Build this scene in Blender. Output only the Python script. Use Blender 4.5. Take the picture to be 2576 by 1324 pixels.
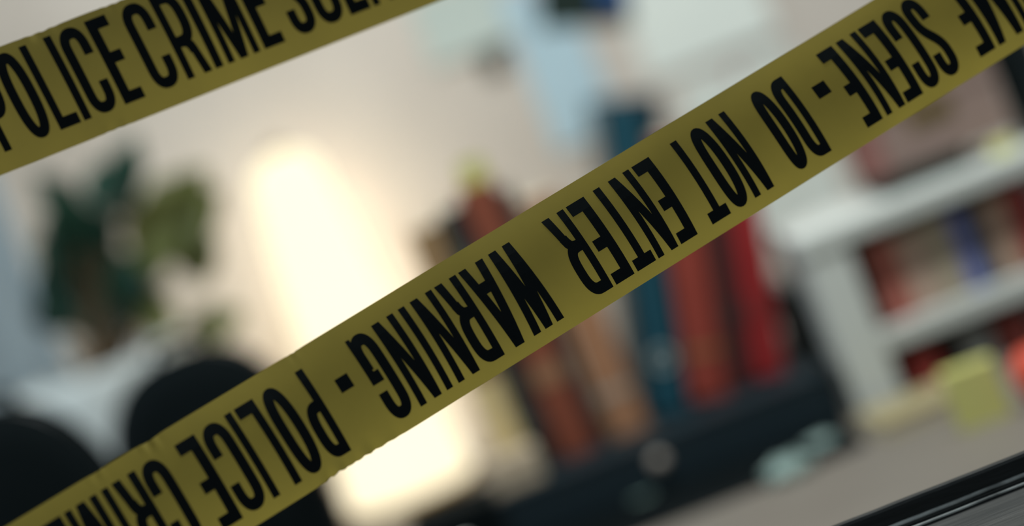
import bpy, math, random
from mathutils import Vector, Matrix
random.seed(7)
scn = bpy.context.scene
for o in list(bpy.data.objects): bpy.data.objects.remove(o)
col = scn.collection
R = math.radians

# ---------------------------------------------------------------- camera, world, light
FPX = 85.0 / 36.0 * 2576.0
CAM = Vector((0, 0, 1.2127)); PITCH = R(4.0); ROLL = R(21.5)
DESK_Z = 0.75
fwd = Vector((0, math.cos(PITCH), -math.sin(PITCH)))
rt0 = Vector((1, 0, 0)); up0 = Vector((0, math.sin(PITCH), math.cos(PITCH)))
rt = rt0 * math.cos(ROLL) - up0 * math.sin(ROLL)
up = rt0 * math.sin(ROLL) + up0 * math.cos(ROLL)
cd = bpy.data.cameras.new('camera'); cam = bpy.data.objects.new('camera', cd); col.objects.link(cam)
M4 = Matrix((rt, up, -fwd)).transposed().to_4x4(); M4.translation = CAM
cam.matrix_world = M4
cd.lens = 85; cd.sensor_width = 36; cd.sensor_fit = 'HORIZONTAL'; cd.clip_start = 0.05
cd.dof.use_dof = True; cd.dof.focus_distance = 1.482; cd.dof.aperture_fstop = 1.7
scn.camera = cam

w = bpy.data.worlds.new('world'); scn.world = w; w.use_nodes = True
w.node_tree.nodes['Background'].inputs[0].default_value = (0.80, 0.93, 1.0, 1)
w.node_tree.nodes['Background'].inputs[1].default_value = 0.19

def area(name, loc, target, sx, sy, power, colr):
    l = bpy.data.lights.new(name, 'AREA'); l.shape = 'RECTANGLE'; l.size = sx; l.size_y = sy
    l.energy = power; l.color = colr
    o = bpy.data.objects.new(name, l); col.objects.link(o)
    o.location = loc
    o.rotation_euler = (Vector(target) - Vector(loc)).to_track_quat('-Z', 'Y').to_euler()
area('overhead_fill', (0.25, 1.95, 2.55), (0.05, 2.9, 0.9), 1.0, 0.5, 31, (0.95, 1.0, 0.97))  # unseen fill added overhead to lift the background
area('left_fill', (-1.9, 2.45, 1.45), (0.0, 2.95, 0.95), 0.9, 1.2, 12, (0.80, 0.94, 1.0))  # unseen fill added at the left to brighten planter and bags

vs = scn.view_settings
vs.view_transform = 'Standard'; vs.look = 'None'; vs.gamma = 1.0; vs.exposure = 0.0; vs.use_curve_mapping = False
scn.cycles.use_denoising = True

# ---------------------------------------------------------------- helpers
def ray(x, y): return fwd + rt * ((x - 1288) / FPX) - up * ((y - 662) / FPX)
def at(x, y, Y):                       # the point seen at pixel x, y that lies at world depth Y
    d = ray(x, y); return CAM + d * (Y / d.y)
CR, SR = math.cos(ROLL), math.sin(ROLL)
def lv(X, Z, Y):                       # the same from levelled pixel coordinates
    return at(CR * X - SR * Z, -SR * X - CR * Z, Y)
def lin(c): return tuple(((v / 255) / 12.92 if v / 255 <= 0.04045 else ((v / 255 + 0.055) / 1.055) ** 2.4) for v in c)

def mat(name, rgb, rough=0.6, spec=0.5, metal=0.0, var=0.0, scale=20.0, bump=0.0, bscale=80.0, stretch=(1, 1, 1),
        emit=None, translucent=0.0, rgb2=None, coat=0.0):
    m = bpy.data.materials.new(name); m.use_nodes = True
    nt = m.node_tree; b = nt.nodes['Principled BSDF']
    b.inputs['Roughness'].default_value = rough; b.inputs['Metallic'].default_value = metal
    b.inputs['Specular IOR Level'].default_value = spec; b.inputs['Coat Weight'].default_value = coat
    b.inputs['Base Color'].default_value = (*rgb, 1)
    if var or bump or rgb2:
        tc = nt.nodes.new('ShaderNodeTexCoord'); mp = nt.nodes.new('ShaderNodeMapping')
        mp.inputs['Scale'].default_value = stretch
        nt.links.new(tc.outputs['Object'], mp.inputs['Vector'])
    colout = None
    if var or rgb2:
        n = nt.nodes.new('ShaderNodeTexNoise'); n.inputs['Scale'].default_value = scale; n.inputs['Detail'].default_value = 5
        nt.links.new(mp.outputs[0], n.inputs['Vector'])
        r = nt.nodes.new('ShaderNodeValToRGB'); r.color_ramp.elements[0].position = 0.3; r.color_ramp.elements[1].position = 0.7
        a = rgb; c2 = rgb2 or tuple(min(1, v * (1 + var)) for v in rgb)
        if not rgb2: a = tuple(v * (1 - var) for v in rgb)
        r.color_ramp.elements[0].color = (*a, 1); r.color_ramp.elements[1].color = (*c2, 1)
        nt.links.new(n.outputs['Fac'], r.inputs[0]); colout = r.outputs[0]
        nt.links.new(colout, b.inputs['Base Color'])
    nrm = None
    if bump:
        n2 = nt.nodes.new('ShaderNodeTexNoise'); n2.inputs['Scale'].default_value = bscale; n2.inputs['Detail'].default_value = 4
        nt.links.new(mp.outputs[0], n2.inputs['Vector'])
        bp = nt.nodes.new('ShaderNodeBump'); bp.inputs['Strength'].default_value = bump; bp.inputs['Distance'].default_value = 0.002
        nt.links.new(n2.outputs['Fac'], bp.inputs['Height']); nrm = bp.outputs[0]
        nt.links.new(nrm, b.inputs['Normal'])
    if emit:
        b.inputs['Emission Color'].default_value = (*emit[0], 1); b.inputs['Emission Strength'].default_value = emit[1]
    if translucent:
        t = nt.nodes.new('ShaderNodeBsdfTranslucent'); t.inputs[0].default_value = (*rgb, 1)
        if colout: nt.links.new(colout, t.inputs[0])
        if nrm: nt.links.new(nrm, t.inputs['Normal'])
        mx = nt.nodes.new('ShaderNodeMixShader'); mx.inputs[0].default_value = translucent
        out = nt.nodes['Material Output']
        nt.links.new(b.outputs[0], mx.inputs[1]); nt.links.new(t.outputs[0], mx.inputs[2]); nt.links.new(mx.outputs[0], out.inputs[0])
    return m

def link(name, me, m, parent=None, smooth=False):
    o = bpy.data.objects.new(name, me); col.objects.link(o)
    if m and not me.materials: me.materials.append(m)
    if smooth:
        for p in me.polygons: p.use_smooth = True
    if parent: o.parent = parent
    return o
def tag(o, label=None, cat=None, group=None, kind=None):
    if label: o['label'] = label
    if cat: o['category'] = cat
    if group: o['group'] = group
    if kind: o['kind'] = kind
    return o
def empty(name, loc, rot=(0, 0, 0)):
    o = bpy.data.objects.new(name, None); col.objects.link(o); o.location = loc; o.rotation_euler = rot
    o.empty_display_size = 0.05
    return o

class MB:
    def __init__(s): s.v = []; s.f = []
    def add(s, vs, fs):
        n = len(s.v); s.v += [tuple(v) for v in vs]; s.f += [tuple(i + n for i in f) for f in fs]; return s
    def box(s, x0, x1, y0, y1, z0, z1, b=0.0):
        if b <= 0:
            return s.add([(x, y, z) for z in (z0, z1) for y in (y0, y1) for x in (x0, x1)],
                         [(0, 2, 3, 1), (4, 5, 7, 6), (0, 1, 5, 4), (2, 6, 7, 3), (0, 4, 6, 2), (1, 3, 7, 5)])
        # chamfered box
        vs = []; idx = {}
        for i, (X, sx) in enumerate(((x0, 1), (x1, -1))):
            for j, (Y, sy) in enumerate(((y0, 1), (y1, -1))):
                for k, (Z, sz) in enumerate(((z0, 1), (z1, -1))):
                    for a in range(3):
                        p = [X + sx * b, Y + sy * b, Z + sz * b]; p[a] = (X, Y, Z)[a]
                        idx[i, j, k, a] = len(vs); vs.append(p)
        q = lambda *a: idx[a]
        fs = []
        for i in (0, 1):
            f = [q(i, 0, 0, 0), q(i, 0, 1, 0), q(i, 1, 1, 0), q(i, 1, 0, 0)]; fs.append(f if i == 0 else f[::-1])
            f = [q(0, i, 0, 1), q(1, i, 0, 1), q(1, i, 1, 1), q(0, i, 1, 1)]; fs.append(f if i == 0 else f[::-1])
            f = [q(0, 0, i, 2), q(0, 1, i, 2), q(1, 1, i, 2), q(1, 0, i, 2)]; fs.append(f if i == 0 else f[::-1])
        for i in (0, 1):
            for j in (0, 1):
                fs.append([q(i, j, 0, 0), q(i, j, 1, 0), q(i, j, 1, 1), q(i, j, 0, 1)])
                fs.append([q(i, 0, j, 0), q(i, 1, j, 0), q(i, 1, j, 2), q(i, 0, j, 2)])
                fs.append([q(0, i, j, 1), q(1, i, j, 1), q(1, i, j, 2), q(0, i, j, 2)])
                for k in (0, 1): fs.append([q(i, j, k, 0), q(i, j, k, 1), q(i, j, k, 2)])
        return s.add(vs, fs)
    def lathe(s, prof, n=32, cx=0, cy=0, cap=True):
        m = len(prof); vs = []; fs = []
        for i in range(n):
            a = 2 * math.pi * i / n
            for r, z in prof: vs.append((cx + r * math.cos(a), cy + r * math.sin(a), z))
        for i in range(n):
            for j in range(m - 1):
                a = i * m + j; b = ((i + 1) % n) * m + j
                fs.append((a, b, b + 1, a + 1))
        if cap:
            fs.append(tuple(i * m for i in range(n))[::-1]); fs.append(tuple(i * m + m - 1 for i in range(n)))
        return s.add(vs, fs)
    def tube(s, pts, r, n=8, r1=None):
        pts = [Vector(p) for p in pts]; vs = []; fs = []; m = len(pts); r1 = r if r1 is None else r1
        t = (pts[1] - pts[0]).normalized(); nv = t.orthogonal().normalized()
        for i, p in enumerate(pts):
            t = (pts[min(i + 1, m - 1)] - pts[max(i - 1, 0)]).normalized()
            nv = (nv - t * nv.dot(t)).normalized(); bv = t.cross(nv)
            rr = r + (r1 - r) * i / (m - 1)
            for k in range(n):
                a = 2 * math.pi * k / n; vs.append(p + (nv * math.cos(a) + bv * math.sin(a)) * rr)
        for i in range(m - 1):
            for k in range(n):
                a = i * n + k; b = i * n + (k + 1) % n; fs.append((a, b, b + n, a + n))
        fs.append(tuple(range(n))[::-1]); fs.append(tuple(range((m - 1) * n, m * n)))
        return s.add(vs, fs)
    def grid(s, fn, nu, nv):
        vs = [fn(i / nu, j / nv) for i in range(nu + 1) for j in range(nv + 1)]
        fs = [(i * (nv + 1) + j, (i + 1) * (nv + 1) + j, (i + 1) * (nv + 1) + j + 1, i * (nv + 1) + j + 1) for i in range(nu) for j in range(nv)]
        return s.add(vs, fs)
    def build(s, name, m, parent=None, smooth=False):
        me = bpy.data.meshes.new(name); me.from_pydata(s.v, [], s.f); me.update()
        return link(name, me, m, parent, smooth)

def superloop(w_, d_, n=40, e=3.5):
    out = []
    for i in range(n):
        a = 2 * math.pi * i / n; c, s_ = math.cos(a), math.sin(a)
        out.append((w_ * math.copysign(abs(c) ** (2 / e), c), d_ * math.copysign(abs(s_) ** (2 / e), s_)))
    return out

# ---------------------------------------------------------------- materials
M = {}
M['wall'] = mat('wall_plaster', (0.63, 0.565, 0.505), 0.9, 0.2, var=0.05, scale=6, bump=0.15, bscale=120)
M['floor'] = mat('floor_boards', (0.16, 0.12, 0.09), 0.6, var=0.2, scale=9, stretch=(1, 8, 1))
M['desk'] = mat('desk_laminate', (0.215, 0.19, 0.162), 0.55, 0.35, var=0.08, scale=7, stretch=(1, 6, 1))
M['white'] = mat('white_lacquer', (0.68, 0.71, 0.675), 0.5, 0.4, var=0.02, scale=12)
M['paper'] = mat('white_paper', (0.78, 0.82, 0.77), 0.9, 0.1, var=0.02, scale=30)
M['pages'] = mat('page_edges', (0.62, 0.55, 0.43), 0.9, 0.1, var=0.12, scale=60, stretch=(20, 1, 1))
M['black'] = mat('black_fabric', (0.0018, 0.0045, 0.0055), 0.85, 0.10, bump=0.3, bscale=500)
M['blackgloss'] = mat('black_plastic', (0.003, 0.007, 0.008), 0.35, 0.35)
M['laptop'] = mat('dark_slate_leather', (0.014, 0.026, 0.034), 0.5, 0.2)
M['steel'] = mat('dull_silver', (0.66, 0.72, 0.68), 0.35, 0.5, metal=0.5, var=0.05, scale=200)
M['knob'] = mat('pale_knob', (0.46, 0.40, 0.35), 0.4, 0.4)
M['brass'] = mat('aged_brass', (0.35, 0.25, 0.10), 0.4, 0.5, metal=1.0)

# ---------------------------------------------------------------- room shell
wb = MB().box(-2.4, 2.4, 3.35, 3.47, 0, 2.7).build('wall_back', M['wall']); tag(wb, 'plain mauve beige plaster wall behind the desk', kind='structure')
fl = MB().box(-2.4, 2.4, 0.4, 3.35, -0.05, 0).build('floor', M['floor']); tag(fl, 'dark wooden floor under the desk', kind='structure')

# the dark frame rail and weathered sill just in front of the desk, at the tape's distance
M['rail'] = mat('black_gasket', (0.0025, 0.006, 0.007), 0.45, 0.5, bump=0.35, bscale=90, stretch=(0.4, 2, 2))
M['railedge'] = mat('glinting_rail_edge', (0.010, 0.018, 0.020), 0.35, 0.5, rgb2=(0.95, 1.0, 0.97), scale=60, stretch=(0.55, 1, 1), bump=0.4, bscale=160)  # pale patches put glints into the edge colour
M['sill'] = mat('weathered_sill', (0.055, 0.058, 0.056), 0.55, 0.4, rgb2=(0.12, 0.12, 0.115), scale=26, stretch=(0.8, 14, 14), bump=0.35, bscale=70)
win = empty('window_1', (0.0, 1.5, 0.80)); tag(win, 'black frame rail and weathered grey sill of the opening', kind='structure')
ztop = lv(2300, -2003, 1.5).z - 0.80
def railpath(prof, name, m, jit=0.0, nseg=160, x0=-0.9, x1=0.9):
    mb = MB(); n = len(prof)
    rnd = random.Random(name)
    js = [0.0]
    for i in range(nseg): js.append(js[-1] * 0.7 + rnd.uniform(-1, 1) * jit)
    def fn(a, b):
        i = round(a * nseg); j = round(b * (n - 1)); y, z = prof[j]
        return (x0 + (x1 - x0) * a, y + js[i] * 0.6, z + js[i])
    mb.grid(fn, nseg, n - 1)
    return mb.build(name, m, win, smooth=False)
mm = 0.001
g = 13.3 * mm
# rail: rounded black bar
railpath([(0.007, ztop - 0.06), (0.007, ztop - 0.002), (0.006, ztop - 0.0006), (0.005, ztop), (0.003, ztop - 0.0002), (0.0010, ztop - 0.0008), (0.0, ztop - 0.0025),
          (0.0, ztop - g), (0.0, ztop - 0.06)], 'frame_rail', M['rail'], jit=0.00012)
# two thin beads at the rail's foot, glints painted as pale patches
def bead(zc, r, yc, name, jit):
    pr = [(yc - r * math.sin(a), zc + r * math.cos(a)) for a in [math.pi * k / 8 for k in range(9)]]
    return railpath(pr, name, M['railedge'], jit=jit)
bead(ztop - g - 0.0003, 0.0014, 0.0, 'worn_bead', 0.00016)
railpath([(-0.0005, ztop - g - 0.0013), (-0.003, ztop - g - 0.0020), (-0.003, ztop - g - 0.06)], 'shadow_strip', M['rail'], 0.00008)
bead(ztop - g - 0.0047, 0.0009, -0.003, 'worn_bead', 0.0001)
railpath([(-0.003, ztop - g - 0.0066), (-0.012, ztop - g - 0.0085), (-0.020, ztop - g - 0.0092), (-0.17, ztop - g - 0.020), (-0.172, ztop - g - 0.05)], 'sill_board', M['sill'], 0.0)

# ---------------------------------------------------------------- barricade tapes
def unlerp(a, b, t): return a + (b - a) * t
ST, HT = 4.9, 7.5                      # stroke widths in millimetres (upright, level)
def path_from(points, closed=False, bold=1.2):   # ribbon of width 1 along a path in stroke units
    n = len(points); out = []
    for i in range(n):
        if closed: a, b = points[(i - 1) % n], points[(i + 1) % n]
        else: a, b = points[max(i - 1, 0)], points[min(i + 1, n - 1)]
        tx, ty = b[0] - a[0], b[1] - a[1]; l = math.hypot(tx, ty) or 1
        nx, ny = -ty / l * 0.5 * bold, tx / l * 0.5
        p = points[i]; out.append(((p[0] + nx, p[1] + ny), (p[0] - nx, p[1] - ny)))
    quads = []
    for i in range(n if closed else n - 1):
        a, b = out[i], out[(i + 1) % n]; quads.append((a[0], a[1], b[1], b[0]))
    return quads
def se(cx, cy, rx, ry, a0, a1, n=14, e=2.5):
    o = []
    for i in range(n + 1):
        a = R(a0 + (a1 - a0) * i / n); c, s_ = math.cos(a), math.sin(a)
        o.append((cx + rx * math.copysign(abs(c) ** (2 / e), c), cy + ry * math.copysign(abs(s_) ** (2 / e), s_)))
    return o
def para(x0, x1, y0, y1, X0, X1, n=8): # slanted stroke: foot x0..x1 at y0, head X0..X1 at y1
    q = []
    for i in range(n):
        a, b = i / n, (i + 1) / n
        q.append(((unlerp(x0, X0, a), unlerp(y0, y1, a)), (unlerp(x1, X1, a), unlerp(y0, y1, a)),
                  (unlerp(x1, X1, b), unlerp(y0, y1, b)), (unlerp(x0, X0, b), unlerp(y0, y1, b))))
    return q
def glyph(ch, W, H):                   # W, H in stroke units
    st = lambda x: para(x, x + 1, 0, H, x, x + 1)
    bar = lambda y, x0, x1: [((x0, y), (x1, y), (x1, y + 1), (x0, y + 1))]
    if ch == 'I': return para(0, W, 0, H, 0, W)
    if ch == 'L': return st(0) + bar(0, 0.9, W)
    if ch == 'T': return st(W / 2 - .5) + bar(H - 1, 0, W)
    if ch == 'E': return para(0, 1.28, 0, H, 0, 1.28) + bar(0, 1, W) + bar(H - 1, 1, W) + bar(H * .53 - .5, 1, W * .93)
    if ch == 'N': return para(0, .92, 0, H, 0, .92) + para(W - .92, W, 0, H, W - .92, W) + para(W - 1.08, W, 0, H, 0, 1.08)
    if ch == 'M': return para(0, .92, 0, H, 0, .92) + para(W - .92, W, 0, H, W - .92, W) + para(W / 2 - .55, W / 2 + .5, 0, H, 0, 1.15) + para(W / 2 - .5, W / 2 + .55, 0, H, W - 1.15, W)
    if ch == 'W':
        a = W * .27
        return (para(a - .55, a + .5, 0, H, 0, 1.05) + para(a - .5, a + .55, 0, H, W / 2 - .55, W / 2 + .5) +
                para(W - a - .55, W - a + .5, 0, H, W / 2 - .5, W / 2 + .55) + para(W - a - .5, W - a + .55, 0, H, W - 1.05, W))
    if ch == 'A': return para(0, 1.1, 0, H, W / 2 - .65, W / 2 + .5) + para(W - 1.1, W, 0, H, W / 2 - .5, W / 2 + .65) + bar(H * .22, W * .22, W * .78)
    if ch == 'O': return path_from(se(W / 2, H / 2, W / 2 - .6, H / 2 - .45, 0, 360, 44)[:-1], True)
    if ch in 'CG':
        top = se(W / 2, H - 1.9, W / 2 - .6, 1.45, 0, 180, 16); bot = se(W / 2, 1.9, W / 2 - .6, 1.45, 180, 360, 16)
        mid = [(.6, unlerp(H - 1.9, 1.9, i / 8)) for i in range(1, 8)]
        tl, bl = H * .66, H * .345
        if ch == 'C':
            return path_from([(W - .6, tl), (W - .6, (tl + H - 1.9) / 2)] + top + mid + bot + [(W - .6, (bl + 1.9) / 2), (W - .6, bl)])
        return path_from([(W - .6, tl), (W - .6, (tl + H - 1.9) / 2)] + top + mid + bot + [(W - .6, H * .4)]) + \
            bar(H * .42, W * .5, W) + para(W - .55, W, 0, H * .45, W - 1, W)
    if ch == 'D':
        return st(0) + path_from([(.8, H - .5), (W * .4, H - .5)] + se(W * .4, H - 2.2, W * .6 - .6, 1.7, 90, 0, 12) +
                                 [(W - .6, unlerp(H - 2.2, 2.2, i / 8)) for i in range(1, 8)] + se(W * .4, 2.2, W * .6 - .6, 1.7, 0, -90, 12) + [(.8, .5)])
    if ch in 'PR':
        lo = H * .42; cy = (H - .5 + lo) / 2; ry = (H - .5 - lo) / 2
        q = st(0) + path_from([(.8, H - .5), (W * .4, H - .5)] + se(W * .4, cy, W * .6 - .6, ry, 90, -90, 20, 2.7) + [(.8, lo)])
        if ch == 'R':
            q += path_from([(W * .38, lo), (W * .55, lo - .15), (W * .66, lo - .6), (W * .70, lo - 1.1)]) + \
                para(W - 1.12, W, 0, lo - .7, W * .70 - .55, W * .70 + .5)
        return q
    if ch == 'S':
        p = [(W - .6, H * .70), (W - .6, H - 1.6)] + se(W / 2, H - 1.7, W / 2 - .6, 1.25, 10, 180, 14)
        a, b = (.6, H - 1.9), (W - .6, 1.9)
        c1, c2 = (.6, H * .50), (W - .6, H * .50)
        for i in range(1, 14):
            t = i / 14
            p.append(tuple((1 - t) ** 3 * a[k] + 3 * t * (1 - t) ** 2 * c1[k] + 3 * t * t * (1 - t) * c2[k] + t ** 3 * b[k] for k in (0, 1)))
        p += se(W / 2, 1.7, W / 2 - .6, 1.25, 0, -180, 14) + [(.6, 1.8), (.6, H * .30)]
        return path_from(p)
    if ch == '-': return [((0, H * .365 - .6), (W, H * .365 - .6), (W, H * .365 + .6), (0, H * .365 + .6))]

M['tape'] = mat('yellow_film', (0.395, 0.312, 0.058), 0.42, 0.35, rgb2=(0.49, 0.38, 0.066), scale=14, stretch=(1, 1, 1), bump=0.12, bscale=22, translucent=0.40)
M['tape_dim'] = mat('dimmer_yellow_film', (0.335, 0.262, 0.052), 0.42, 0.35, rgb2=(0.42, 0.325, 0.060), scale=14, bump=0.12, bscale=22, translucent=0.30)  # darker film copy: the upper tape's weaker light put into its colour
M['ink'] = mat('black_print', (0.002, 0.0055, 0.0065), 0.55, 0.15)

LW = dict(E=12.4, N=14.6, C=16, S=15, O=16.5, D=14.5, T=14, R=16, I=4.7, P=14.5, L=13.5, W=21.5, A=17.5, G=16, M=21)
LW['-'] = 9.0
class Tape:
    def __init__(s, ang, q, s0, s1, wid, width=0.076, bulge=0.007, shear=None, wrinkles=()):
        a = R(ang); s.d = (math.cos(a), -math.sin(a)); s.n = (math.sin(a), math.cos(a)); s.q = q
        def P(sv):
            x = s.d[0] * sv + s.n[0] * q(sv); y = s.d[1] * sv + s.n[1] * q(sv)
            D = FPX * width / wid(sv); return CAM + ray(x, y) * D
        s.P = P; s.A = P(0.0); B = P(1500.0); s.t = (B - s.A).normalized()
        facing = (s.A + B) / 2 - CAM
        s.c = s.t.cross(facing).normalized()
        dn = -(rt * s.n[0] - up * s.n[1]);
        if s.c.dot(dn) > 0: s.c = -s.c       # c points to the lower edge in the picture
        s.nr = s.c.cross(s.t).normalized()
        if s.nr.dot(facing) > 0: s.nr = -s.nr  # towards the viewer
        s.w = width; s.b = bulge; s.shear = shear; s.more = []; s.s0, s.s1 = s0, s1; s.wr = wrinkles
        s.u0, s.u1 = s.u_of(s0), s.u_of(s1)
    def u_of(s, sv):                        # distance along the tape of the picture coordinate sv
        x = s.d[0] * sv + s.n[0] * s.q(sv); y = s.d[1] * sv + s.n[1] * s.q(sv); r = ray(x, y)
        nrm = s.nr; D = (s.A - CAM).dot(nrm) / r.dot(nrm); return (CAM + r * D - s.A).dot(s.t)
    def pos(s, u, v, off=0.0):              # v: -1 upper edge .. 1 lower edge
        du = s.shear(u) * v if s.shear else 0
        h = s.b * (1 - v * v) + 0.0012 * math.sin(u * 31 + 1.1) * v + 0.0006 * math.sin(u * 73 + v * 2)
        vv = v * s.w / 2
        for (uw, side, amp, wd) in s.wr:
            k = math.exp(-((u - uw) / wd) ** 2) * max(0, v * side) ** 10
            h += k * amp * math.sin((u - uw) / wd * 5); vv -= side * k * amp * 0.5 * (1 + 0.6 * math.sin((u - uw) / wd * 9))
        return s.A + s.t * (u + du) + s.c * vv + s.nr * (h + off)
    def extend(s, words, u, step):          # the print runs on along the tape from u
        for ch in words:
            if ch == ' ': u += step * 0.011; continue
            wd = LW[ch] / 1000; a = u if step > 0 else u - wd
            s.more.append((ch, a, a + wd)); u += step * (wd + 0.0024)
    def build(s, label, text, flip, vtop, vbot, film, name='barricade_tape'):
        root = empty(name, s.pos((s.u0 + s.u1) / 2, 0)); tag(root, label, 'barricade tape', 'crossed yellow barricade tapes')
        org = root.location
        n = int((s.u1 - s.u0) / 0.002)
        f = MB().grid(lambda a, b: s.pos(unlerp(s.u0, s.u1, a), -1 + 2 * b) - org, n, 20).build('tape_film', film, root, True)
        H = 0.5 * (vbot - vtop) * s.w * 1000 / HT
        for ch, ul, ur in [(c, s.u_of(a), s.u_of(b)) for c, a, b in text] + s.more:
            W = (ur - ul) * 1000 / ST
            mb = MB()
            for quad in glyph(ch, W, H):
                # split each quad so that it follows the bend
                ys = [p[1] for p in quad]; k = 1 if max(ys) - min(ys) < 1.2 else 3
                vs_ = []
                for x, y in quad:
                    if flip: u = ur - x * ST / 1000; v = vtop + (y / H) * (vbot - vtop)
                    else: u = ul + x * ST / 1000; v = vbot - (y / H) * (vbot - vtop)
                    vs_.append(s.pos(u, v, 0.00035) - org)
                mb.add(vs_, [(0, 1, 2, 3)])
            mb.build('dash' if ch == '-' else 'letter', M['ink'], root)
        return root

lo_text = [('E', 1682.6, 1727.7), ('N', 1740.6, 1796.4), ('E', 1803.3, 1850.4), ('C', 1859, 1911), ('S', 1917, 1968),
           ('E', 2020, 2065), ('M', 2076, 2148), ('I', 2158, 2174), ('R', 2183, 2238), ('C', 2245, 2297),
           ('-', 1620, 1656), ('D', 1528, 1578), ('O', 1470, 1522), ('N', 1352.5, 1408), ('O', 1289, 1346), ('T', 1228, 1282),
           ('E', 1133.4, 1183.2), ('N', 1065.2, 1124.4), ('T', 1003, 1057), ('E', 940.4, 993.2), ('R', 867.5, 931.4),
           ('W', 697, 785), ('A', 620.3, 692.5), ('R', 548, 611.7), ('N', 475.8, 538.8), ('I', 440.9, 459), ('N', 362.6, 425.2), ('G', 285.4, 350),
           ('-', 209, 245.5), ('P', 98, 157.2), ('O', 22, 88), ('L', -43, 11.4), ('I', -72, -52.5), ('C', -152, -82), ('E', -219, -161.5),
           ('C', -331, -262), ('R', -405, -337), ('I', -436, -417), ('M', -545, -451), ('E', -615, -556)]
lower = Tape(31.6, lambda s_: 1302 - 0.0012 * s_, -2500, 3700, lambda s_: 330 - 34 * (s_ + 396) / 2400, bulge=0.0075,
             shear=lambda u: 0.0)
up_text = [('P', -139, -79), ('O', -67, 1), ('L', 11.9, 67.5), ('I', 76.5, 96.5), ('C', 107, 175), ('E', 186.9, 242),
           ('C', 275, 344), ('R', 357.3, 423.7), ('I', 433, 454), ('M', 467.8, 553.8), ('E', 566, 620.6),
           ('S', 652, 714), ('C', 722, 788), ('E', 798, 852), ('N', 861, 924), ('E', 934, 987), ('-', 1030, 1068), ('D', 1110, 1170), ('O', 1180, 1244),
           ('-', -232, -192)]
lo_text = [(c, a - 6 * max(0, a - 150) / 1550, b - 6 * max(0, a - 150) / 1550) for c, a, b in lo_text]
uw = lower.u_of
lower.shear = lambda u: 0.0022 * (u - uw(150)) / (uw(1700) - uw(150))
lower.wr = ((uw(-265), -1, 0.0018, 0.006), (uw(97), 1, 0.0020, 0.010), (uw(174), 1, 0.0014, 0.010), (uw(240), 1, 0.0009, 0.012), (uw(159), -1, 0.0007, 0.005), (uw(-420), -1, 0.0008, 0.006))
upper = Tape(21.46, lambda s_: 260.5 + 0.0012 * s_, -2300, 2900, lambda s_: 300.5 - 0.0105 * (s_ + 100), bulge=0.005, shear=lambda u: 0.003,
             wrinkles=((0.02, -1, 0.0012, 0.012), (0.07, -1, 0.001, 0.01), (0.10, -1, 0.001, 0.006), (0.035, 1, 0.0008, 0.01)))
lower.extend(' SCENE - DO NOT', lower.u_of(-615), -1)
lower.extend(' ECILOP - GNINRAW RETNE', lower.u_of(2300), 1)
upper.extend(' NOT ENTER WARNING - POLICE', upper.u_of(1244), 1)
upper.extend(' GNINRAW RETNE', upper.u_of(-232), -1)
upper.build('level yellow tape with upright black lettering, the upper of the two', up_text, False, -0.875, 0.665, M['tape_dim'])
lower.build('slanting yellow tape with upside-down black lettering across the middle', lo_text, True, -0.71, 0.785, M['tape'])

# ---------------------------------------------------------------- desk
dk = empty('desk', (0.1, 2.55, 0)); tag(dk, 'wide beige desk carrying the books, lamp and white hutch', 'desk')
MB().box(-0.95, 0.95, -0.62, 0.79, DESK_Z - 0.03, DESK_Z, 0.004).build('tabletop', M['desk'], dk)
MB().box(-0.88, 0.88, -0.55, -0.53, DESK_Z - 0.11, DESK_Z - 0.03).build('apron', M['desk'], dk)
for sx in (-1, 1):
    for sy in (-0.53, 0.70):
        MB().box(sx * 0.86 - 0.03, sx * 0.86 + 0.03, sy - 0.03, sy + 0.03, 0, DESK_Z - 0.03, 0.004).build('leg', M['desk'], dk)

# ---------------------------------------------------------------- lamp
M['shade'] = mat('lit_paper_shade', (0.16, 0.13, 0.07), 0.8, 0.1, emit=((1.0, 0.88, 0.62), 1.3))
LY = 3.14
lc = lv(512, -1560, LY)
lamp = empty('table_lamp', (lc.x, LY, DESK_Z)); tag(lamp, 'tall glowing cream column lamp standing between plant and books', 'lamp')
tz = lv(515, -612, LY).z - DESK_Z
MB().lathe([(0.001, 0), (0.085, 0), (0.088, 0.004), (0.088, 0.010), (0.065, 0.013), (0.001, 0.014)], 36).build('base', M['brass'], lamp)
prof = [(0.080, 0.013)]
for i in range(13): prof.append((0.088 - 0.039 * (i / 12), 0.02 + (tz - 0.06) * i / 12))
for i in range(1, 9): a = R(90 * i / 8); prof.append((0.049 * max(math.cos(a), 0.25), tz - 0.04 + 0.04 * math.sin(a)))
MB().lathe(prof, 40).build('lamp_shade', M['shade'], lamp, True)
MB().lathe([(0.001, tz), (0.014, tz), (0.014, tz + 0.004), (0.005, tz + 0.010), (0.001, tz + 0.012)], 16).build('finial', M['brass'], lamp)
for k in range(1, 5):
    z = 0.02 + (tz - 0.06) * k / 5; r = 0.088 - 0.039 * k / 5
    MB().lathe([(r - .001, z - .001), (r + .0012, z - .001), (r + .0012, z + .001), (r - .001, z + .001)], 40, cap=False).build('shade_ring', M['shade'], lamp)
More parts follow.
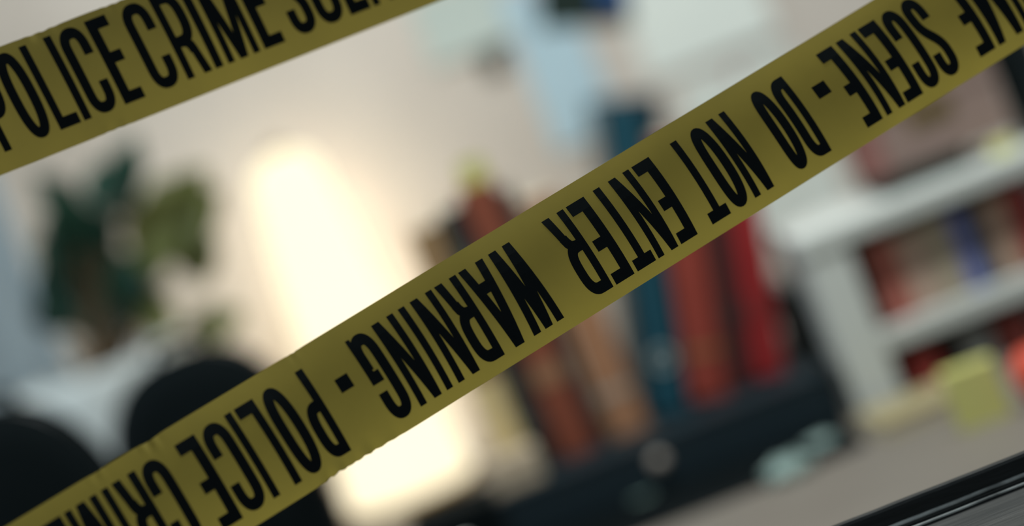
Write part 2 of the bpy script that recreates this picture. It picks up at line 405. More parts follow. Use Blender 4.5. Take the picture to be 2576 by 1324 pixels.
# unseen strip added behind the lamp, with a fill light brightening the wall
MB().box(-0.008, 0.008, 0.084, 0.092, 0.013, tz - 0.04, 0.001).build('added_strip', M['brass'], lamp)
sl_ = bpy.data.lights.new('wall_fill_light', 'AREA'); sl_.shape = 'RECTANGLE'; sl_.size = 0.014; sl_.size_y = tz - 0.09; sl_.energy = 0.55; sl_.color = (1.0, 0.84, 0.58)
so_ = bpy.data.objects.new('wall_fill_light', sl_); col.objects.link(so_); so_.location = (lc.x, LY + 0.094, DESK_Z + tz / 2)
so_.rotation_euler = (R(90), 0, 0)
MB().tube([(0.07, 0, 0.006), (0.09, 0.02, 0.004), (0.13, 0.03, 0.004), (0.2, 0.04, 0.004)], 0.003, 6).build('cord', M['blackgloss'], lamp)

# ---------------------------------------------------------------- books on the desk
def book_mat(c, name): return mat(name, lin(c), 0.6, 0.35, var=0.08, scale=25)
def make_book(name, t, h, d, colr, label, group, bands=2, bandcol=(0.5, 0.42, 0.25), cat='book'):
    root = empty(name, (0, 0, 0)); tag(root, label, cat, group)
    bm_ = book_mat(colr, name + '_cloth')
    cv = MB(); c = 0.003
    n = 6                                    # rounded spine swept up the height
    for z0, z1 in ((0, h),):
        pts = [(-t / 2 + t * i / n, -0.004 * math.sin(math.pi * i / n)) for i in range(n + 1)]
        inn = [(-t / 2 + c + (t - 2 * c) * i / n, c) for i in range(n + 1)]
        loop = [(-t / 2, d)] + pts + [(t / 2, d), (t / 2 - c, d)] + inn[::-1] + [(-t / 2 + c, d)]
        m = len(loop)
        cv.add([(x, y, z0) for x, y in loop] + [(x, y, z1) for x, y in loop], [(i, (i + 1) % m, m + (i + 1) % m, m + i) for i in range(m)])
        # top and bottom rims of the cover
        k = len(pts)
        for off in (0, m):
            o = len(cv.v) - 2 * m + off
            for i in range(n):
                a, b = 1 + i, 2 + i; ia, ib = m - 2 - i, m - 3 - i
                cv.f.append((o + a, o + b, o + ib, o + ia))
            cv.f.append((o + 0, o + 1, o + m - 2, o + m - 1)); cv.f.append((o + n + 1, o + n + 2, o + n + 3, o + n + 4))
    cv.build('cover', bm_, root)
    MB().box(-t / 2 + c, t / 2 - c, c, d - 0.004, 0.003, h - 0.003).build('pages', M['pages'], root)
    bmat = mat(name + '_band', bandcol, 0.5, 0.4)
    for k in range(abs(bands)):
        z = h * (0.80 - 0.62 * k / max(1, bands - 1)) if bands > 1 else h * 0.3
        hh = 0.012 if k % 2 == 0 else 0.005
        if bands < 0: z, hh = h * 0.24, 0.042  # negative count: one tall pale band painting lamplight on the spine
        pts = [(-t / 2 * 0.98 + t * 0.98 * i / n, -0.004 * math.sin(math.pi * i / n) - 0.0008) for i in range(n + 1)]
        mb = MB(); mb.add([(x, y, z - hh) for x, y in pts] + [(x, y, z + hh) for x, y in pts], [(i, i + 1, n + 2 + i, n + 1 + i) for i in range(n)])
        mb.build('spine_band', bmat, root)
    return root
BY = 2.60; BZ = 0.8117
def wx(X, Y=BY, Z=-1600): return lv(X, Z, Y).x
def hz(Zt, X=1000, Y=BY): return lv(X, Zt, Y).z - BZ
BG = 'upright books in the row beside the lamp'
row = [  # left, right, top (levelled pixels), colour, label, depth, bands, band colour
    (738, 822, -925, (150, 120, 84), 'tan book with cream lamplight painted low on its spine beside the lamp, first in the row', 0.20, -1, (0.72, 0.56, 0.28)),
    (825, 889, -905, (16, 30, 33), 'tall black book between the tan and the rust red one', 0.23, 2, (0.02, 0.05, 0.05)),
    (891, 985, -870, (136, 72, 52), 'rust red book between two black ones', 0.22, 1, (0.33, 0.17, 0.09)),
    (987, 1024, -905, (22, 30, 32), 'thin black book beside the orange tan one', 0.22, 1, (0.03, 0.04, 0.04)),
    (1027, 1127, -960, (172, 124, 92), '', 0.21, 2, (0.42, 0.34, 0.27)),
]
row[4] = row[4][:4] + ('thick orange tan book, last upright one before the teal binder',) + row[4][5:]
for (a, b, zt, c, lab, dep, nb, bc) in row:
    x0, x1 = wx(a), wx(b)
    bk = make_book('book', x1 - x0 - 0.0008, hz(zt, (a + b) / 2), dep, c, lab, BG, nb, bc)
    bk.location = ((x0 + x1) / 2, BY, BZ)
# leaning group: teal folder and three books, propped by a bookend
LEAN = R(12.0)
def lean(o, xr, t):     # pivots on its lower edge at xr
    o.rotation_euler = (0, LEAN, 0)
    o.location = (xr - t / 2 * math.cos(LEAN), BY, BZ + t / 2 * math.sin(LEAN))
lean_row = [
    (1244, 1346, 0.285, (150, 62, 50), 'brown red book leaning next to the teal binder', 0.21, 2, (0.30, 0.12, 0.05), 'book'),
    (1350, 1409, 0.265, (62, 32, 32), 'dark maroon book leaning between two red ones', 0.20, 1, (0.02, 0.02, 0.02), 'book'),
    (1412, 1495, 0.250, (150, 34, 36), 'bright red book leaning, last of the row', 0.20, 1, (0.25, 0.02, 0.02), 'book'),
]
for (a, b, h, c, lab, dep, nb, bc, nm) in lean_row:
    x0, x1 = wx(a), wx(b); t = (x1 - x0) * math.cos(LEAN) - 0.0008
    bk = make_book(nm, t, h, dep, c, lab, BG, nb, bc); lean(bk, x1, t)
# tall teal folder
x0, x1 = wx(1134), wx(1238); t = (x1 - x0) * math.cos(LEAN) - 0.001
M['teal'] = mat('teal_board', lin((20, 72, 88)), 0.55, 0.35, var=0.06, scale=20)
tf = empty('ring_binder', (0, 0, 0)); tag(tf, 'dark teal ring binder leaning between the orange tan and the brown red book', 'binder')
th = 0.335
bw = t
MB().box(-bw / 2, bw / 2, 0, 0.003, 0, th, 0.0008).build('spine', M['teal'], tf)
MB().box(-bw / 2, -bw / 2 + 0.003, 0.0, 0.205, 0, th, 0.0008).build('cover_board', M['teal'], tf)
MB().box(bw / 2 - 0.003, bw / 2, 0.0, 0.205, 0, th, 0.0008).build('cover_board', M['teal'], tf)
MB().box(-bw / 2 + 0.006, bw / 2 - 0.008, 0.02, 0.195, 0.006, th - 0.02).build('paper_stack', M['paper'], tf)
fr = MB().lathe([(0.008, -0.0012), (0.012, -0.0012), (0.012, 0.0008), (0.008, 0.0008)], 20, cap=False).build('finger_ring', M['steel'], tf)
fr.rotation_euler = (R(90), 0, 0); fr.location = (0, -0.0005, 0.06)
lean(tf, x1, t)
# poster tube behind the row
M['tube'] = mat('dark_teal_tube', lin((8, 46, 62)), 0.5, 0.35, var=0.06, scale=20)
b0, t0 = lv(1180, -1560, 3.255), lv(1368, -800, 3.255); ang = math.atan2(t0.x - b0.x, t0.z - b0.z); tl = (t0 - b0).length
pt_ = empty('poster_tube', (b0.x - (b0.z - DESK_Z - 0.012) * math.tan(ang), 3.255, DESK_Z + 0.012), (0, ang, 0)); tag(pt_, 'tall dark teal poster tube leaning behind the book row', 'poster tube')
tl = (t0.z - DESK_Z - 0.012) / math.cos(ang)
MB().lathe([(0.001, 0), (0.048, 0), (0.048, tl - 0.02), (0.001, tl - 0.02)], 36).build('tube', M['tube'], pt_, False)
MB().lathe([(0.0485, tl - 0.045), (0.050, tl - 0.044), (0.050, tl - 0.003), (0.047, tl), (0.001, tl)], 36).build('cap', M['tube'], pt_, False)
# bookend
be = empty('bookend', (wx(1495) + 0.036, BY, BZ)); tag(be, 'black metal bookend propping up the leaning red books', 'bookend')
MB().box(-0.010, 0.010, 0.0, 0.15, 0, 0.085, 0.003).build('upright_block', M['blackgloss'], be)
MB().box(-0.013, 0.018, -0.004, 0.15, 0, 0.004, 0.001).build('foot_plate', M['blackgloss'], be)
# pale card box lying at the lamp's foot
pb = empty('card_box', (lv(772, -1600, 2.53).x, 2.557, BZ), (0, 0, R(4))); tag(pb, 'low pinkish beige card box in front of the tan book', 'box')
M['beige'] = mat('beige_card', lin((196, 178, 154)), 0.8, 0.2, var=0.04, scale=30)
MB().box(-0.026, 0.026, -0.027, 0.027, 0, 0.030, 0.001).build('tray', M['beige'], pb)
MB().box(-0.0272, 0.0272, -0.0282, 0.0282, 0.016, 0.034, 0.001).build('lid', M['beige'], pb)

# ---------------------------------------------------------------- low drawer unit under the books, desk mat before it
RF = 2.515; rh = BZ - DESK_Z - 0.0004
xl, xr_ = lv(690, -1600, RF).x, lv(1600, -1650, RF).x; lw = xr_ - xl
ri = empty('drawer_unit', ((xl + xr_) / 2, RF, DESK_Z)); tag(ri, 'low dark slate drawer unit carrying the row of books', 'drawer unit')
MB().box(-lw / 2, lw / 2, 0, 0.33, rh - 0.006, rh, 0.001).build('top_board', M['laptop'], ri)
MB().box(-lw / 2, lw / 2, 0.002, 0.33, 0, 0.005).build('bottom_board', M['laptop'], ri)
MB().box(-lw / 2 + .006, lw / 2 - .006, 0.322, 0.33, 0.005, rh - 0.006).build('back_panel', M['laptop'], ri)
for xa in (-lw / 2, lw / 2 - 0.006): MB().box(xa, xa + 0.006, 0.002, 0.322, 0.005, rh - 0.006).build('side_panel', M['laptop'], ri)
for k in range(1):
    xa = -lw / 2 + 0.008; xb = lw / 2 - 0.008
    dr = MB().box(xa, xb, 0.001, 0.012, 0.007, rh - 0.008, 0.001).build('drawer', M['laptop'], ri)
    kn = MB().lathe([(0.0005, 0), (0.004, 0), (0.004, 0.006), (0.008, 0.009), (0.009, 0.013), (0.006, 0.017), (0.0005, 0.018)], 20).build('knob', M['knob'] if 'knob' in M else M['steel'], dr, True)
    kn.rotation_euler = (R(90), 0, 0); kn.location = (-0.012, 0.001, rh * 0.62)
PADT = 0.006
mw = lv(1605, -1750, 2.44).x - lv(560, -1750, 2.44).x
mw *= 0.86
lp = empty('desk_mat', (lv(1605, -1750, 2.44).x - mw / 2, 2.435, DESK_Z)); tag(lp, 'long black desk mat lying before the drawer unit', 'desk mat')
def slab(w_, d_, z0, z1, e=14, n=56, r=0.002, cx=0, cy=0):
    mb = MB(); lo = superloop(w_, d_, n, e); rings = [(0.985, z0), (1, z0 + r), (1, z1 - r), (0.985, z1)]
    vs_ = [(cx + x * k, cy + y * k, z) for k, z in rings for x, y in lo]
    fs = [(j * n + i, j * n + (i + 1) % n, (j + 1) * n + (i + 1) % n, (j + 1) * n + i) for j in range(3) for i in range(n)]
    fs += [tuple(range(n))[::-1], tuple(range(3 * n, 4 * n))]
    return mb.add(vs_, fs)
slab(mw / 2, 0.075, 0.0, PADT - 0.001).build('rubber_base', M['blackgloss'], lp)
slab(mw / 2 - 0.004, 0.071, PADT - 0.001, PADT, r=0.0002).build('mat_surface', M['black'], lp)
# added pale discs standing in for blurred glints on the mat
def glint(px, py, r, label, m):
    z = DESK_Z + PADT; d = ray(px, py); p = CAM + d * ((z - CAM.z) / d.z)
    root = empty('glint', (p.x, p.y, z)); tag(root, label, 'glint', 'added glint discs on the desk mat')
    MB().lathe([(0.0005, 0), (r, 0), (r, 0.0026), (r * .9, 0.0026), (r * .88, 0.0019), (0.0005, 0.0019)], 28).build('glint_disc', m, root)
    MB().lathe([(r * .55, 0.0019), (r * .5, 0.0024), (0.0005, 0.0025)], 20, cap=False).build('glint_disc_top', m, root)
M['glint_green'] = mat('greenish_glint', (0.50, 0.72, 0.64), 0.4, 0.5, metal=0.2)
M['coppery'] = mat('copper_glint', (0.72, 0.58, 0.47), 0.4, 0.5, metal=0.2)
glint(1615, 1249, 0.015, 'added greenish silver glint disc on the desk mat below the teal binder', M['glint_green'])
kb = empty('case', (lv(585, -1650, 2.44).x, 2.445, DESK_Z)); tag(kb, 'low black case standing before the lamp, left of the desk mat', 'case')
kw = (lv(690, -1650, 2.44).x - lv(470, -1650, 2.44).x) / 2
MB().box(-kw, kw, -0.05, 0.05, 0, 0.045, 0.003).build('body', M['black'], kb); MB().box(-kw, kw, -0.05, 0.05, 0.046, 0.084, 0.003).build('lid', M['black'], kb)
MB().box(-0.010, 0.010, -0.0535, -0.049, 0.036, 0.056, 0.001).build('latch', M['steel'], kb)
glint(1500, 1268, 0.012, 'added dull small glint disc on the desk mat toward the lamp', M['steel'])
# crumpled pale tissue at the pad's corner
def tissue(px, py, r, label, sd):
    d = ray(px, py); p = CAM + d * ((DESK_Z + r * .5 - CAM.z) / d.z)
    rnd = random.Random(sd); ph = [(rnd.uniform(0, 6), rnd.randint(2, 5), rnd.randint(2, 5)) for _ in range(7)]
    def fn(a, b):
        th_, fi = 2 * math.pi * a, math.pi * b
        k = 1 + sum(0.11 * math.sin(m1 * th_ + p0) * math.sin(m2 * fi + p0) for p0, m1, m2 in ph)
        return (1.5 * r * k * math.sin(fi) * math.cos(th_), r * k * math.sin(fi) * math.sin(th_), max(0, r * .55 + r * .6 * k * math.cos(fi)))
    o = MB().grid(fn, 36, 18).build('crumpled_tissue', M['tissue']); o.location = (p.x, p.y, DESK_Z)
    tag(o, label, 'tissue', 'crumpled tissues by the desk mat')
M['tissue'] = mat('pale_teal_tissue', (0.36, 0.48, 0.45), 0.9, 0.1, var=0.05, scale=40)
tissue(1985, 1182, 0.016, 'larger crumpled pale teal tissue in front of the desk mat corner', 3)
tissue(2066, 1118, 0.011, 'smaller crumpled pale teal tissue near the bookend', 8)

# ---------------------------------------------------------------- white hutch and what it holds
HY = 2.5; HB = 2.70
hx0 = lv(1638, -1700, HY).x; hx1 = lv(2760, -1500, HY).x
zt1, zt0 = lv(2100, -1292, HY).z, lv(2100, -1350, HY).z
zs1, zs0 = lv(2100, -1590, HY).z, lv(2100, -1645, HY).z
hu = empty('hutch', ((hx0 + hx1) / 2, HY, DESK_Z)); tag(hu, 'small white desktop hutch shelf with two tiers', 'shelf unit')
cx = (hx0 + hx1) / 2
PT = 0.048
for xa in (hx0, hx1 - PT): MB().box(xa - cx, xa + PT - cx, 0, HB - HY, 0, zt0 - DESK_Z, 0.0015).build('side_panel', M['white'], hu)
MB().box(hx0 - 0.004 - cx, hx1 + 0.004 - cx, -0.004, HB - HY, zt0 - DESK_Z, zt1 - DESK_Z, 0.003).build('top_board', M['white'], hu)
MB().box(hx0 + PT - cx, hx1 - PT - cx, 0.01, HB - HY - 0.008, zs0 - DESK_Z, zs1 - DESK_Z, 0.002).build('middle_shelf', M['white'], hu)
MB().box(hx0 + PT - cx, hx1 - PT - cx, HB - HY - 0.008, HB - HY, 0, zt0 - DESK_Z).build('back_panel', M['white'], hu)
SG = 'small books on the hutch shelf'
small = [(1768, 1800, 0.080, (130, 70, 64), 'thin dark red book painting the corner shade at the hutch side panel'), (1802, 1860, 0.086, (190, 112, 100), 'dusty red small book second on the hutch shelf'),  # the first one paints the dark corner's shade as a book
         (1863, 1932, 0.083, (200, 172, 156), 'pinkish beige small book on the hutch shelf'),
         (1935, 2006, 0.086, (182, 170, 150), 'grey beige small book beside the blue one on the hutch'), (2009, 2056, 0.084, (112, 124, 186), 'blue small book on the hutch shelf'),
         (2059, 2096, 0.080, (110, 108, 108), 'dark grey small book right after the blue one'), (2099, 2162, 0.084, (186, 154, 134), 'brown beige small book before the deep red one'),
         (2165, 2230, 0.088, (150, 50, 48), 'deep red small book, last on the hutch shelf')]
for (a, b, h, c, lab) in small:
    y = HY + 0.03; xa, xb = lv(a, -1560, y).x, lv(b, -1560, y).x
    bk = make_book('small_book', xb - xa - 0.001, h, 0.15, c, lab, SG, 1, tuple(min(1, v * 1.5 + .02) for v in lin(c))); bk.location = ((xa + xb) / 2, y, zs1)
low = [(1790, 1868, 0.034, (196, 80, 74), 'flat red box under the hutch middle shelf', 'red_box'), (1935, 2010, 0.036, (150, 154, 152), 'flat grey box under the hutch middle shelf', 'grey_box'),
       (2030, 2120, 0.038, (140, 64, 58), 'flat maroon box under the hutch middle shelf', 'maroon_box')]
for (a, b, h, c, lab, nm) in low:
    y = HY + 0.03; xa, xb = lv(a, -1700, y).x, lv(b, -1700, y).x
    o = empty(nm, ((xa + xb) / 2, y, DESK_Z)); tag(o, lab, 'box', 'flat boxes under the hutch shelf')
    m_ = book_mat(c, nm + '_card'); hw = (xb - xa) / 2
    MB().box(-hw, hw, 0, 0.14, 0, h * .7, 0.001).build('tray', m_, o); MB().box(-hw - .001, hw + .001, -.001, .141, h * .55, h, 0.001).build('lid', m_, o)
# on the hutch top
y = HY + 0.05
xa, xb = lv(1895, -1240, y).x, lv(2130, -1240, y).x
M['dgreen'] = mat('dark_green_cloth', lin((30, 48, 42)), 0.7, 0.3, var=0.1, scale=20)
gb = empty('flat_book', ((xa + xb) / 2, y, zt1)); tag(gb, 'dark green book lying flat on top of the hutch', 'book')
hw = (xb - xa) / 2
MB().box(-hw, hw, 0, 0.15, 0, 0.0025).build('cover_board', M['dgreen'], gb); MB().box(-hw, hw, 0, 0.15, 0.0155, 0.018).build('cover_board', M['dgreen'], gb)
MB().box(-hw, -hw + 0.0025, 0, 0.15, 0.0025, 0.0155).build('spine', M['dgreen'], gb); MB().box(-hw + 0.003, hw - 0.003, 0.004, 0.146, 0.0026, 0.0154).build('pages', M['dgreen'], gb)
# mauve box on top of it
M['mauve'] = mat('mauve_card', lin((150, 128, 120)), 0.85, 0.2, var=0.05, scale=12)
M['rosy'] = mat('rosy_card', lin((150, 104, 98)), 0.85, 0.2, var=0.05, scale=12)
y2 = HY + 0.06
xa, xb = lv(1885, -1200, y2).x, lv(2255, -1200, y2).x; hw = (xb - xa) / 2
mx_ = empty('storage_box', ((xa + xb) / 2, y2, zt1 + 0.0182)); tag(mx_, 'large mauve card storage box on the hutch', 'box')
bh = lv(2050, -985, y2).z - zt1 - 0.018
MB().box(-hw, hw, 0, 0.13, 0, bh - 0.03, 0.0015).build('body', M['mauve'], mx_)
MB().box(-hw - .002, hw + .002, -.002, .132, bh - 0.045, bh, 0.0015).build('lid', M['mauve'], mx_)
MB().box(-hw - .0008, -hw + 0.018, -0.0012, .131, 0.001, bh - 0.046, 0.0004).build('corner_strip', M['rosy'], mx_)
MB().box(-0.025, 0.025, -0.0015, 0.001, bh * .35, bh * .35 + 0.02, 0.0004).build('label_holder', M['brass'], mx_)
# black bottle at the end of the hutch
bx = lv(2320, -1200, HY + 0.09).x
bt = empty('bottle', (bx, HY + 0.09, zt1)); tag(bt, 'slim black bottle at the end of the hutch top', 'bottle')
MB().lathe([(0.001, 0), (0.024, 0), (0.026, 0.004), (0.026, 0.115), (0.022, 0.13), (0.011, 0.142), (0.010, 0.155), (0.001, 0.155)], 28).build('body', M['blackgloss'], bt, True)
MB().lathe([(0.001, 0.155), (0.0125, 0.155), (0.0125, 0.178), (0.001, 0.178)], 20).build('cap', M['black'], bt)
# small yellow pad on the hutch
M['yellow'] = mat('yellow_green_paper', lin((220, 218, 138)), 0.8, 0.2, var=0.03, scale=60)
def pad(px, Zb, y, z, w_, h_, d_, label, rz=0, nm='sticky_note_pad', n=5):
    p = lv(px, Zb, y); root = empty(nm, (p.x, y, z), (0, 0, R(rz))); tag(root, label, 'note pad', 'yellow sticky note pads')
    for k in range(n):
        yy = d_ * k / n; j = random.uniform(-.0006, .0006)
        MB().box(-w_ / 2 + j, w_ / 2 + j, yy, yy + d_ / n - 0.0004, 0, h_ + j).build('note_stack', M['yellow'], root)
pad(2215, -1250, HY + 0.02, zt1, 0.022, 0.014, 0.02, 'small yellow note pad lying on the hutch edge', n=2)
pad(1922, -1888, 2.25, DESK_Z, 0.050, 0.056, 0.035, 'yellow green note block standing on the desk before the hutch', rz=-6)
# tan folder and red apple
M['tan'] = mat('olive_tan_card', lin((168, 156, 120)), 0.8, 0.2, var=0.05, scale=20)
fo = empty('document_folder', (lv(1775, -1800, 2.4).x, 2.40, DESK_Z), (0, 0, R(4))); tag(fo, 'olive tan document folder lying flat left of the yellow note block', 'folder')
MB().box(-0.05, 0.045, -0.04, 0.07, 0, 0.002, 0.0005).build('back_cover', M['tan'], fo)
MB().box(-0.048, 0.043, -0.038, 0.068, 0.002, 0.013).build('paper_stack', M['pages'], fo)
MB().box(-0.05, 0.045, -0.04, 0.07, 0.013, 0.015, 0.0005).build('front_cover', M['tan'], fo)
M['orange'] = mat('orange_red_skin', lin((224, 84, 60)), 0.45, 0.4, var=0.12, scale=30)
p = lv(2102, -1880, 2.24)
ap = empty('apple', (p.x, 2.24, DESK_Z)); tag(ap, 'orange red apple at the far end beside the yellow block', 'apple')
MB().lathe([(0.0005, 0.004), (0.010, 0.001), (0.018, 0.003), (0.026, 0.014), (0.030, 0.030), (0.028, 0.043), (0.020, 0.053), (0.010, 0.055), (0.004, 0.051), (0.0005, 0.048)], 32).build('flesh', M['orange'], ap, True)
MB().tube([(0, 0, 0.047), (0.001, 0, 0.056), (0.004, 0.001, 0.065)], 0.0012, 6).build('stem', M['brass'], ap)

# ---------------------------------------------------------------- plant in a white planter
M['pot'] = mat('white_ceramic', (0.80, 0.86, 0.85), 0.4, 0.4)
M['soil'] = mat('potting_soil', (0.05, 0.035, 0.025), 0.95, 0.1, var=0.4, scale=80)
M['leaf_dark'] = mat('dark_leaf', lin((26, 62, 48)), 0.5, 0.4, var=0.15, scale=18, translucent=0.12)
M['leaf_lamplit'] = mat('lamplit_leaf', lin((104, 110, 62)), 0.5, 0.4, var=0.15, scale=18, translucent=0.30)  # olive tone puts lamplight into the leaves towards the lamp
M['stem'] = mat('brown_stem', lin((110, 88, 62)), 0.7, 0.3)
pc = lv(-112, -950, 3.06)
pl = empty('potted_plant', (pc.x, 3.06, DESK_Z)); tag(pl, 'leafy green plant in a tall white planter beside the curtain', 'plant')
ph = pc.z - DESK_Z
MB().lathe([(0.001, 0), (0.075, 0), (0.080, 0.006), (0.123, ph - 0.03), (0.128, ph - 0.004), (0.127, ph), (0.119, ph), (0.115, ph - 0.03), (0.001, ph - 0.03)], 48).build('planter', M['pot'], pl, True)
MB().grid(lambda a, b: (0.112 * b * math.cos(2 * math.pi * a), 0.112 * b * math.sin(2 * math.pi * a), ph - 0.022 + 0.004 * math.sin(a * 40) * b), 36, 6).build('soil', M['soil'], pl)
leaves = [((250, 700), (135, 490), 92, 0), ((230, 760), (85, 590), 85, 0), ((300, 540), (330, 335), 95, 0), ((265, 520), (235, 400), 70, 0), ((330, 700), (455, 575), 85, 1),
          ((420, 600), (515, 440), 82, 1), ((400, 650), (535, 570), 80, 1), ((220, 810), (140, 680), 92, 0), ((300, 800), (415, 730), 84, 1), ((340, 640), (395, 480), 80, 1),
          ((190, 640), (165, 460), 92, 0), ((265, 780), (195, 640), 100, 0), ((330, 780), (305, 640), 92, 0), ((470, 560), (512, 470), 60, 1), ((205, 570), (95, 440), 80, 0),
          ((160, 790), (105, 650), 80, 0), ((300, 560), (280, 440), 70, 0), ((215, 700), (180, 570), 92, 0), ((240, 800), (240, 690), 92, 0), ((320, 720), (380, 620), 80, 1),
          ((520, 850), (610, 780), 62, 1), ((470, 850), (560, 770), 55, 1), ((290, 690), (255, 590), 62, 0), ((190, 800), (170, 730), 80, 0), ((330, 830), (350, 720), 84, 0), ((200, 690), (120, 520), 90, 0), ((180, 760), (130, 600), 90, 0), ((250, 860), (210, 740), 90, 0), ((160, 850), (120, 730), 84, 0), ((370, 840), (430, 760), 70, 1), ((440, 640), (510, 520), 90, 1), ((460, 600), (545, 480), 84, 1), ((450, 700), (540, 610), 84, 1), ((380, 560), (430, 430), 70, 1), ((430, 520), (520, 420), 70, 1), ((270, 640), (215, 520), 80, 0), ((310, 480), (345, 370), 70, 0)]
rnd = random.Random(5)
def leaf(parent, b, t, wd, m, nrm_tilt):
    ax = (t - b); L = ax.length; ax.normalize()
    nrm = Vector((nrm_tilt[0], -1, nrm_tilt[1])); nrm = (nrm - ax * nrm.dot(ax)).normalized(); sd = ax.cross(nrm)
    def fn(a, c):
        k = math.sin(math.pi * min(1, a ** 0.85)) ** 0.75 if 0 < a < 1 else 0
        x = (c * 2 - 1)
        return b + ax * (L * a) + sd * (x * wd / 2 * k) + nrm * (0.18 * wd * (abs(x) * k - 0.5) - 0.12 * L * (a - .5) ** 2 * 2)
    o = MB().grid(fn, 10, 4).build('leaf', m, parent, True)
top = Vector((0, 0, ph - 0.02))
for (b, t, wd, k) in leaves:
    yb = 3.04 + rnd.uniform(-0.07, 0.05); yt = yb + rnd.uniform(-0.05, 0.05)
    B = at(b[0], b[1], yb) - pl.location; T = at(t[0], t[1], yt) - pl.location
    leaf(pl, B, T, wd / 1.5 * mm, M['leaf_lamplit' if k else 'leaf_dark'], (rnd.uniform(-.6, .6), rnd.uniform(-.2, .7)))
    root_ = top + Vector((rnd.uniform(-.03, .05), rnd.uniform(-.03, .03), 0)); md = (root_ + B) / 2 + Vector((rnd.uniform(-.01, .01), 0, 0.01))
    MB().tube([root_, md, B], 0.003, 6, 0.0015).build('stem', M['stem'], pl)

# ---------------------------------------------------------------- black bags on the desk
def bag(name, X0, X1, Zt, Y, dep, label, round_=2.6, strap=True, shift=0.0):
    xa, xb = lv(X0, -1500, Y).x, lv(X1, -1500, Y).x; hw = (xb - xa) / 2; H = lv((X0 + X1) / 2, Zt, Y).z - DESK_Z
    root = empty(name, ((xa + xb) / 2, Y + dep / 2, DESK_Z)); tag(root, label, 'bag', 'black bags on the desk')
    n = 44
    # front outline: flat foot, domed top
    out = []
    for i in range(n + 1):
        a = math.pi * i / n; c, s_ = math.cos(a), math.sin(a)
        x = hw * math.copysign(abs(c) ** (2 / round_), c); z = H * 0.52 + H * 0.48 * abs(s_) ** (2 / round_) + shift * x
        out.append((x, z))
    out = [(hw * .93, 0.004), (hw * .985, 0.03), (hw, H * .25)] + out + [(-hw, H * .25), (-hw * .985, 0.03), (-hw * .93, 0.004)]
    m = len(out); rings = [(-dep / 2, 0.80), (-dep / 2 + 0.012, 0.93), (-dep * .25, 1.0), (dep * .25, 1.0), (dep / 2 - 0.012, 0.93), (dep / 2, 0.80)]
    cz = H * .45; vs_ = []
    for yy, k in rings:
        for x, z in out: vs_.append((x * k, yy, max(0.0, cz + (z - cz) * k) if z > 0.05 else z))
    fs = [(j * m + i, j * m + (i + 1) % m, (j + 1) * m + (i + 1) % m, (j + 1) * m + i) for j in range(len(rings) - 1) for i in range(m)]
    fs += [tuple(range(m))[::-1], tuple(range((len(rings) - 1) * m, len(rings) * m))]
    mb = MB(); mb.add(vs_, fs); mb.build('body', M['black'], root, True)
    # front pocket with its zip
    mb = MB(); pw, pz = hw * .68, H * .45
    lo = superloop(pw, pz / 2, 36, 4.5)
    rr = [(1, 0.0), (1, -0.014), (.93, -0.022)]
    vs_ = [(x * k, -dep / 2 + yy, 0.03 + pz / 2 + z * k) for k, yy in rr for x, z in lo]
    fs = [(j * 36 + i, j * 36 + (i + 1) % 36, (j + 1) * 36 + (i + 1) % 36, (j + 1) * 36 + i) for j in range(2) for i in range(36)] + [tuple(range(72, 108))]
    pk = mb.add(vs_, fs).build('front_pocket', M['black'], root, True)
    MB().tube([(-pw * .8, -dep / 2 - .0225, 0.03 + pz * .78), (pw * .8, -dep / 2 - .0225, 0.03 + pz * .78)], 0.0018, 6).build('zip', M['blackgloss'], pk)
    zp = [(x * 1.0, -dep * .25, z * 1.0) for x, z in out[8:-8]]
    MB().tube(zp, 0.0025, 6).build('zip', M['blackgloss'], root)
    if strap:
        hp = [(-0.03, 0.02, H - 0.006), (-0.026, 0.02, H + 0.010), (0, 0.02, H + 0.016), (0.026, 0.02, H + 0.010), (0.03, 0.02, H - 0.006)]
        MB().tube(hp, 0.005, 8).build('carry_handle', M['black'], root)
    for sx in (-1, 1):
        MB().tube([(sx * hw * .5, dep / 2 - .004, H * .85), (sx * hw * .62, dep / 2 + .022, H * .6), (sx * hw * .62, dep / 2 + .02, H * .3), (sx * hw * .55, dep / 2 - .004, 0.03)], 0.009, 8).build('shoulder_strap', M['black'], root)
    return root
bag('backpack', -172, 312, -1000, 2.70, 0.13, 'small black backpack with domed top in front of the white planter', 2.5)
bag('satchel', -700, -178, -955, 2.52, 0.12, 'black satchel bag in the corner, in front of the curtain', 2.1, True)

# ---------------------------------------------------------------- curtain
M['curtain'] = mat('grey_blue_curtain', (0.42, 0.49, 0.53), 0.85, 0.2, var=0.05, scale=8, translucent=0.15)
xr2 = lv(-165, -700, 3.26).x
cu = empty('curtain', (xr2 - 0.3, 3.26, 0)); tag(cu, 'pale grey blue curtain hanging at the edge behind the plant', 'curtain')
MB().grid(lambda a, b: (-0.3 + 0.6 * a, 0.022 * math.sin(a * 62) + 0.008 * math.sin(a * 23 + b * 2), 0.78 + 1.55 * b), 110, 10).build('cloth', M['curtain'], cu, True)
MB().tube([(-0.4, 0, 2.345), (0.4, 0, 2.345)], 0.012, 12).build('curtain_rod', M['blackgloss'], cu)
for k in range(7): MB().tube([(-0.28 + 0.093 * k + 0.018 * math.cos(a), 0.0, 2.345 + 0.018 * math.sin(a)) for a in [2 * math.pi * i / 12 for i in range(13)]], 0.002, 6).build('curtain_ring', M['steel'], cu)

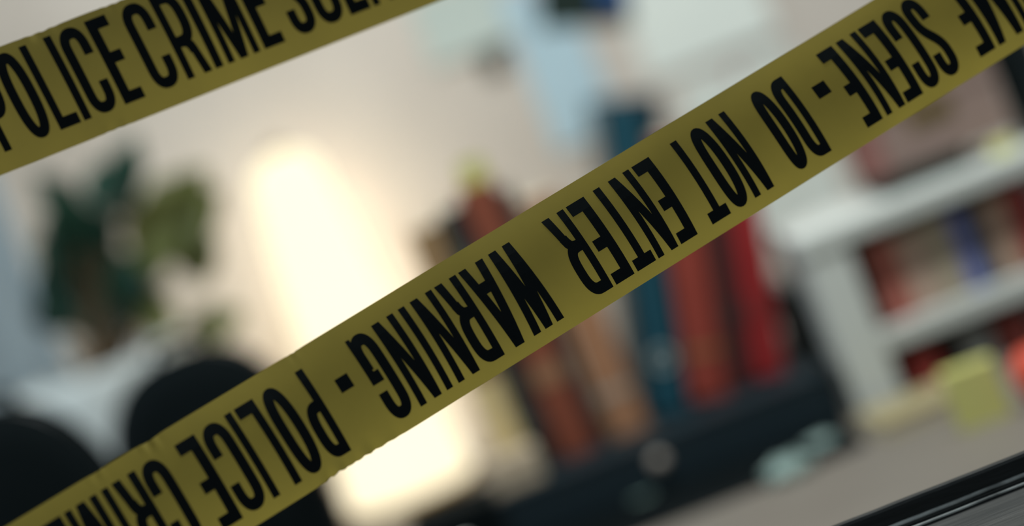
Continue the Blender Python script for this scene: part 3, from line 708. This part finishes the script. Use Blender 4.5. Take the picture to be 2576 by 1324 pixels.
# ---------------------------------------------------------------- papers on the wall
WY = 3.349
M['pin'] = mat('red_pin', (0.45, 0.03, 0.03), 0.35, 0.5)
M['bluepaper'] = mat('pale_blue_paper', (0.47, 0.62, 0.70), 0.85, 0.15, var=0.03, scale=20)
M['greypaper'] = mat('pale_grey_paper', (0.52, 0.58, 0.54), 0.85, 0.15, var=0.03, scale=20)
def sheet(name, X0, X1, Z0, Z1, m, label, rot=0.0, curl=0.006, pin=True, group='papers pinned on the wall', cat='paper'):
    c = lv((X0 + X1) / 2, (Z0 + Z1) / 2, WY); a, b = lv(X0, Z0, WY), lv(X1, Z1, WY)
    W, H = b.x - a.x, a.z - b.z
    root = empty(name, (c.x, WY, c.z), (0, R(rot), 0)); tag(root, label, cat, group)
    def fn(th):
        return lambda u, v: ((u - .5) * W, -0.0012 - th - curl * (1 - v) ** 2 * (0.4 + u) , (v - .5) * H)
    mb = MB(); mb.grid(fn(0.0), 6, 8); mb.grid(fn(0.0005), 6, 8)
    nb = 7 * 9
    mb.build('sheet', m, root)
    if pin:
        pn = MB().lathe([(0.0005, 0), (0.002, 0), (0.002, 0.004), (0.005, 0.006), (0.005, 0.008), (0.0005, 0.009)], 14).build('push_pin', M['pin'], root)
        pn.rotation_euler = (R(90), 0, 0); pn.location = (0, -0.002, H / 2 - 0.012)
    return root, W, H
sheet('paper_sheet', 1450, 1790, -360, -792, M['paper'], 'upper white paper sheet pinned on the wall above the hutch')
sheet('paper_sheet', 1500, 1800, -826, -1290, M['paper'], 'lower white paper sheet on the wall, half hidden by the hutch', curl=0.003)
sheet('blue_sheet', 1165, 1335, -440, -870, M['bluepaper'], 'narrow pale blue paper strip pinned above the teal poster tube')
sheet('grey_sheet', 950, 1165, -380, -560, M['greypaper'], 'pale grey paper pinned next to the blue strip', pin=False)
# dark green and blue photograph
M['photo_green'] = mat('photo_dark_green', lin((14, 34, 28)), 0.5, 0.3, var=0.3, scale=40)
M['photo_blue'] = mat('photo_blue', lin((34, 74, 132)), 0.5, 0.3, var=0.1, scale=40)
r_, W_, H_ = sheet('photograph', 1262, 1490, -400, -605, M['photo_green'], 'dark green and blue photo print pinned askew high on the wall', rot=16, curl=0.002, group=None, cat='photograph')
MB().box(W_ * .16, W_ * .5, -0.0032, -0.0024, -H_ * .5, H_ * .3).build('blue_area', M['photo_blue'], r_)
# wall hook
hk = lv(1098, -593, WY); M['hook'] = mat('dark_grey_hook', lin((58, 62, 54)), 0.5, 0.4)
ho = empty('wall_hook', (hk.x, WY, hk.z)); tag(ho, 'dark grey wall hook by the blue paper strip', 'hook')
MB().box(-0.016, 0.016, -0.006, 0, -0.022, 0.022, 0.002).build('plate', M['hook'], ho)
MB().tube([(0, -0.005, 0.004), (0, -0.022, -0.002), (0, -0.030, 0.006), (0, -0.030, 0.016)], 0.0045, 8).build('peg', M['hook'], ho)
# little yellow green marker tab on top of the rust red book
pt = lv(948, -868, BY + 0.05)
tb = empty('marker_tab', (pt.x, BY + 0.05, pt.z)); tag(tb, 'yellow green paper tab sticking up from the rust red book', 'paper tab')
M['tab'] = mat('tab_green', lin((176, 178, 100)), 0.8, 0.2)
MB().box(-0.014, 0.014, 0, 0.0012, -0.012, 0.026).build('tab_strip', M['tab'], tb)
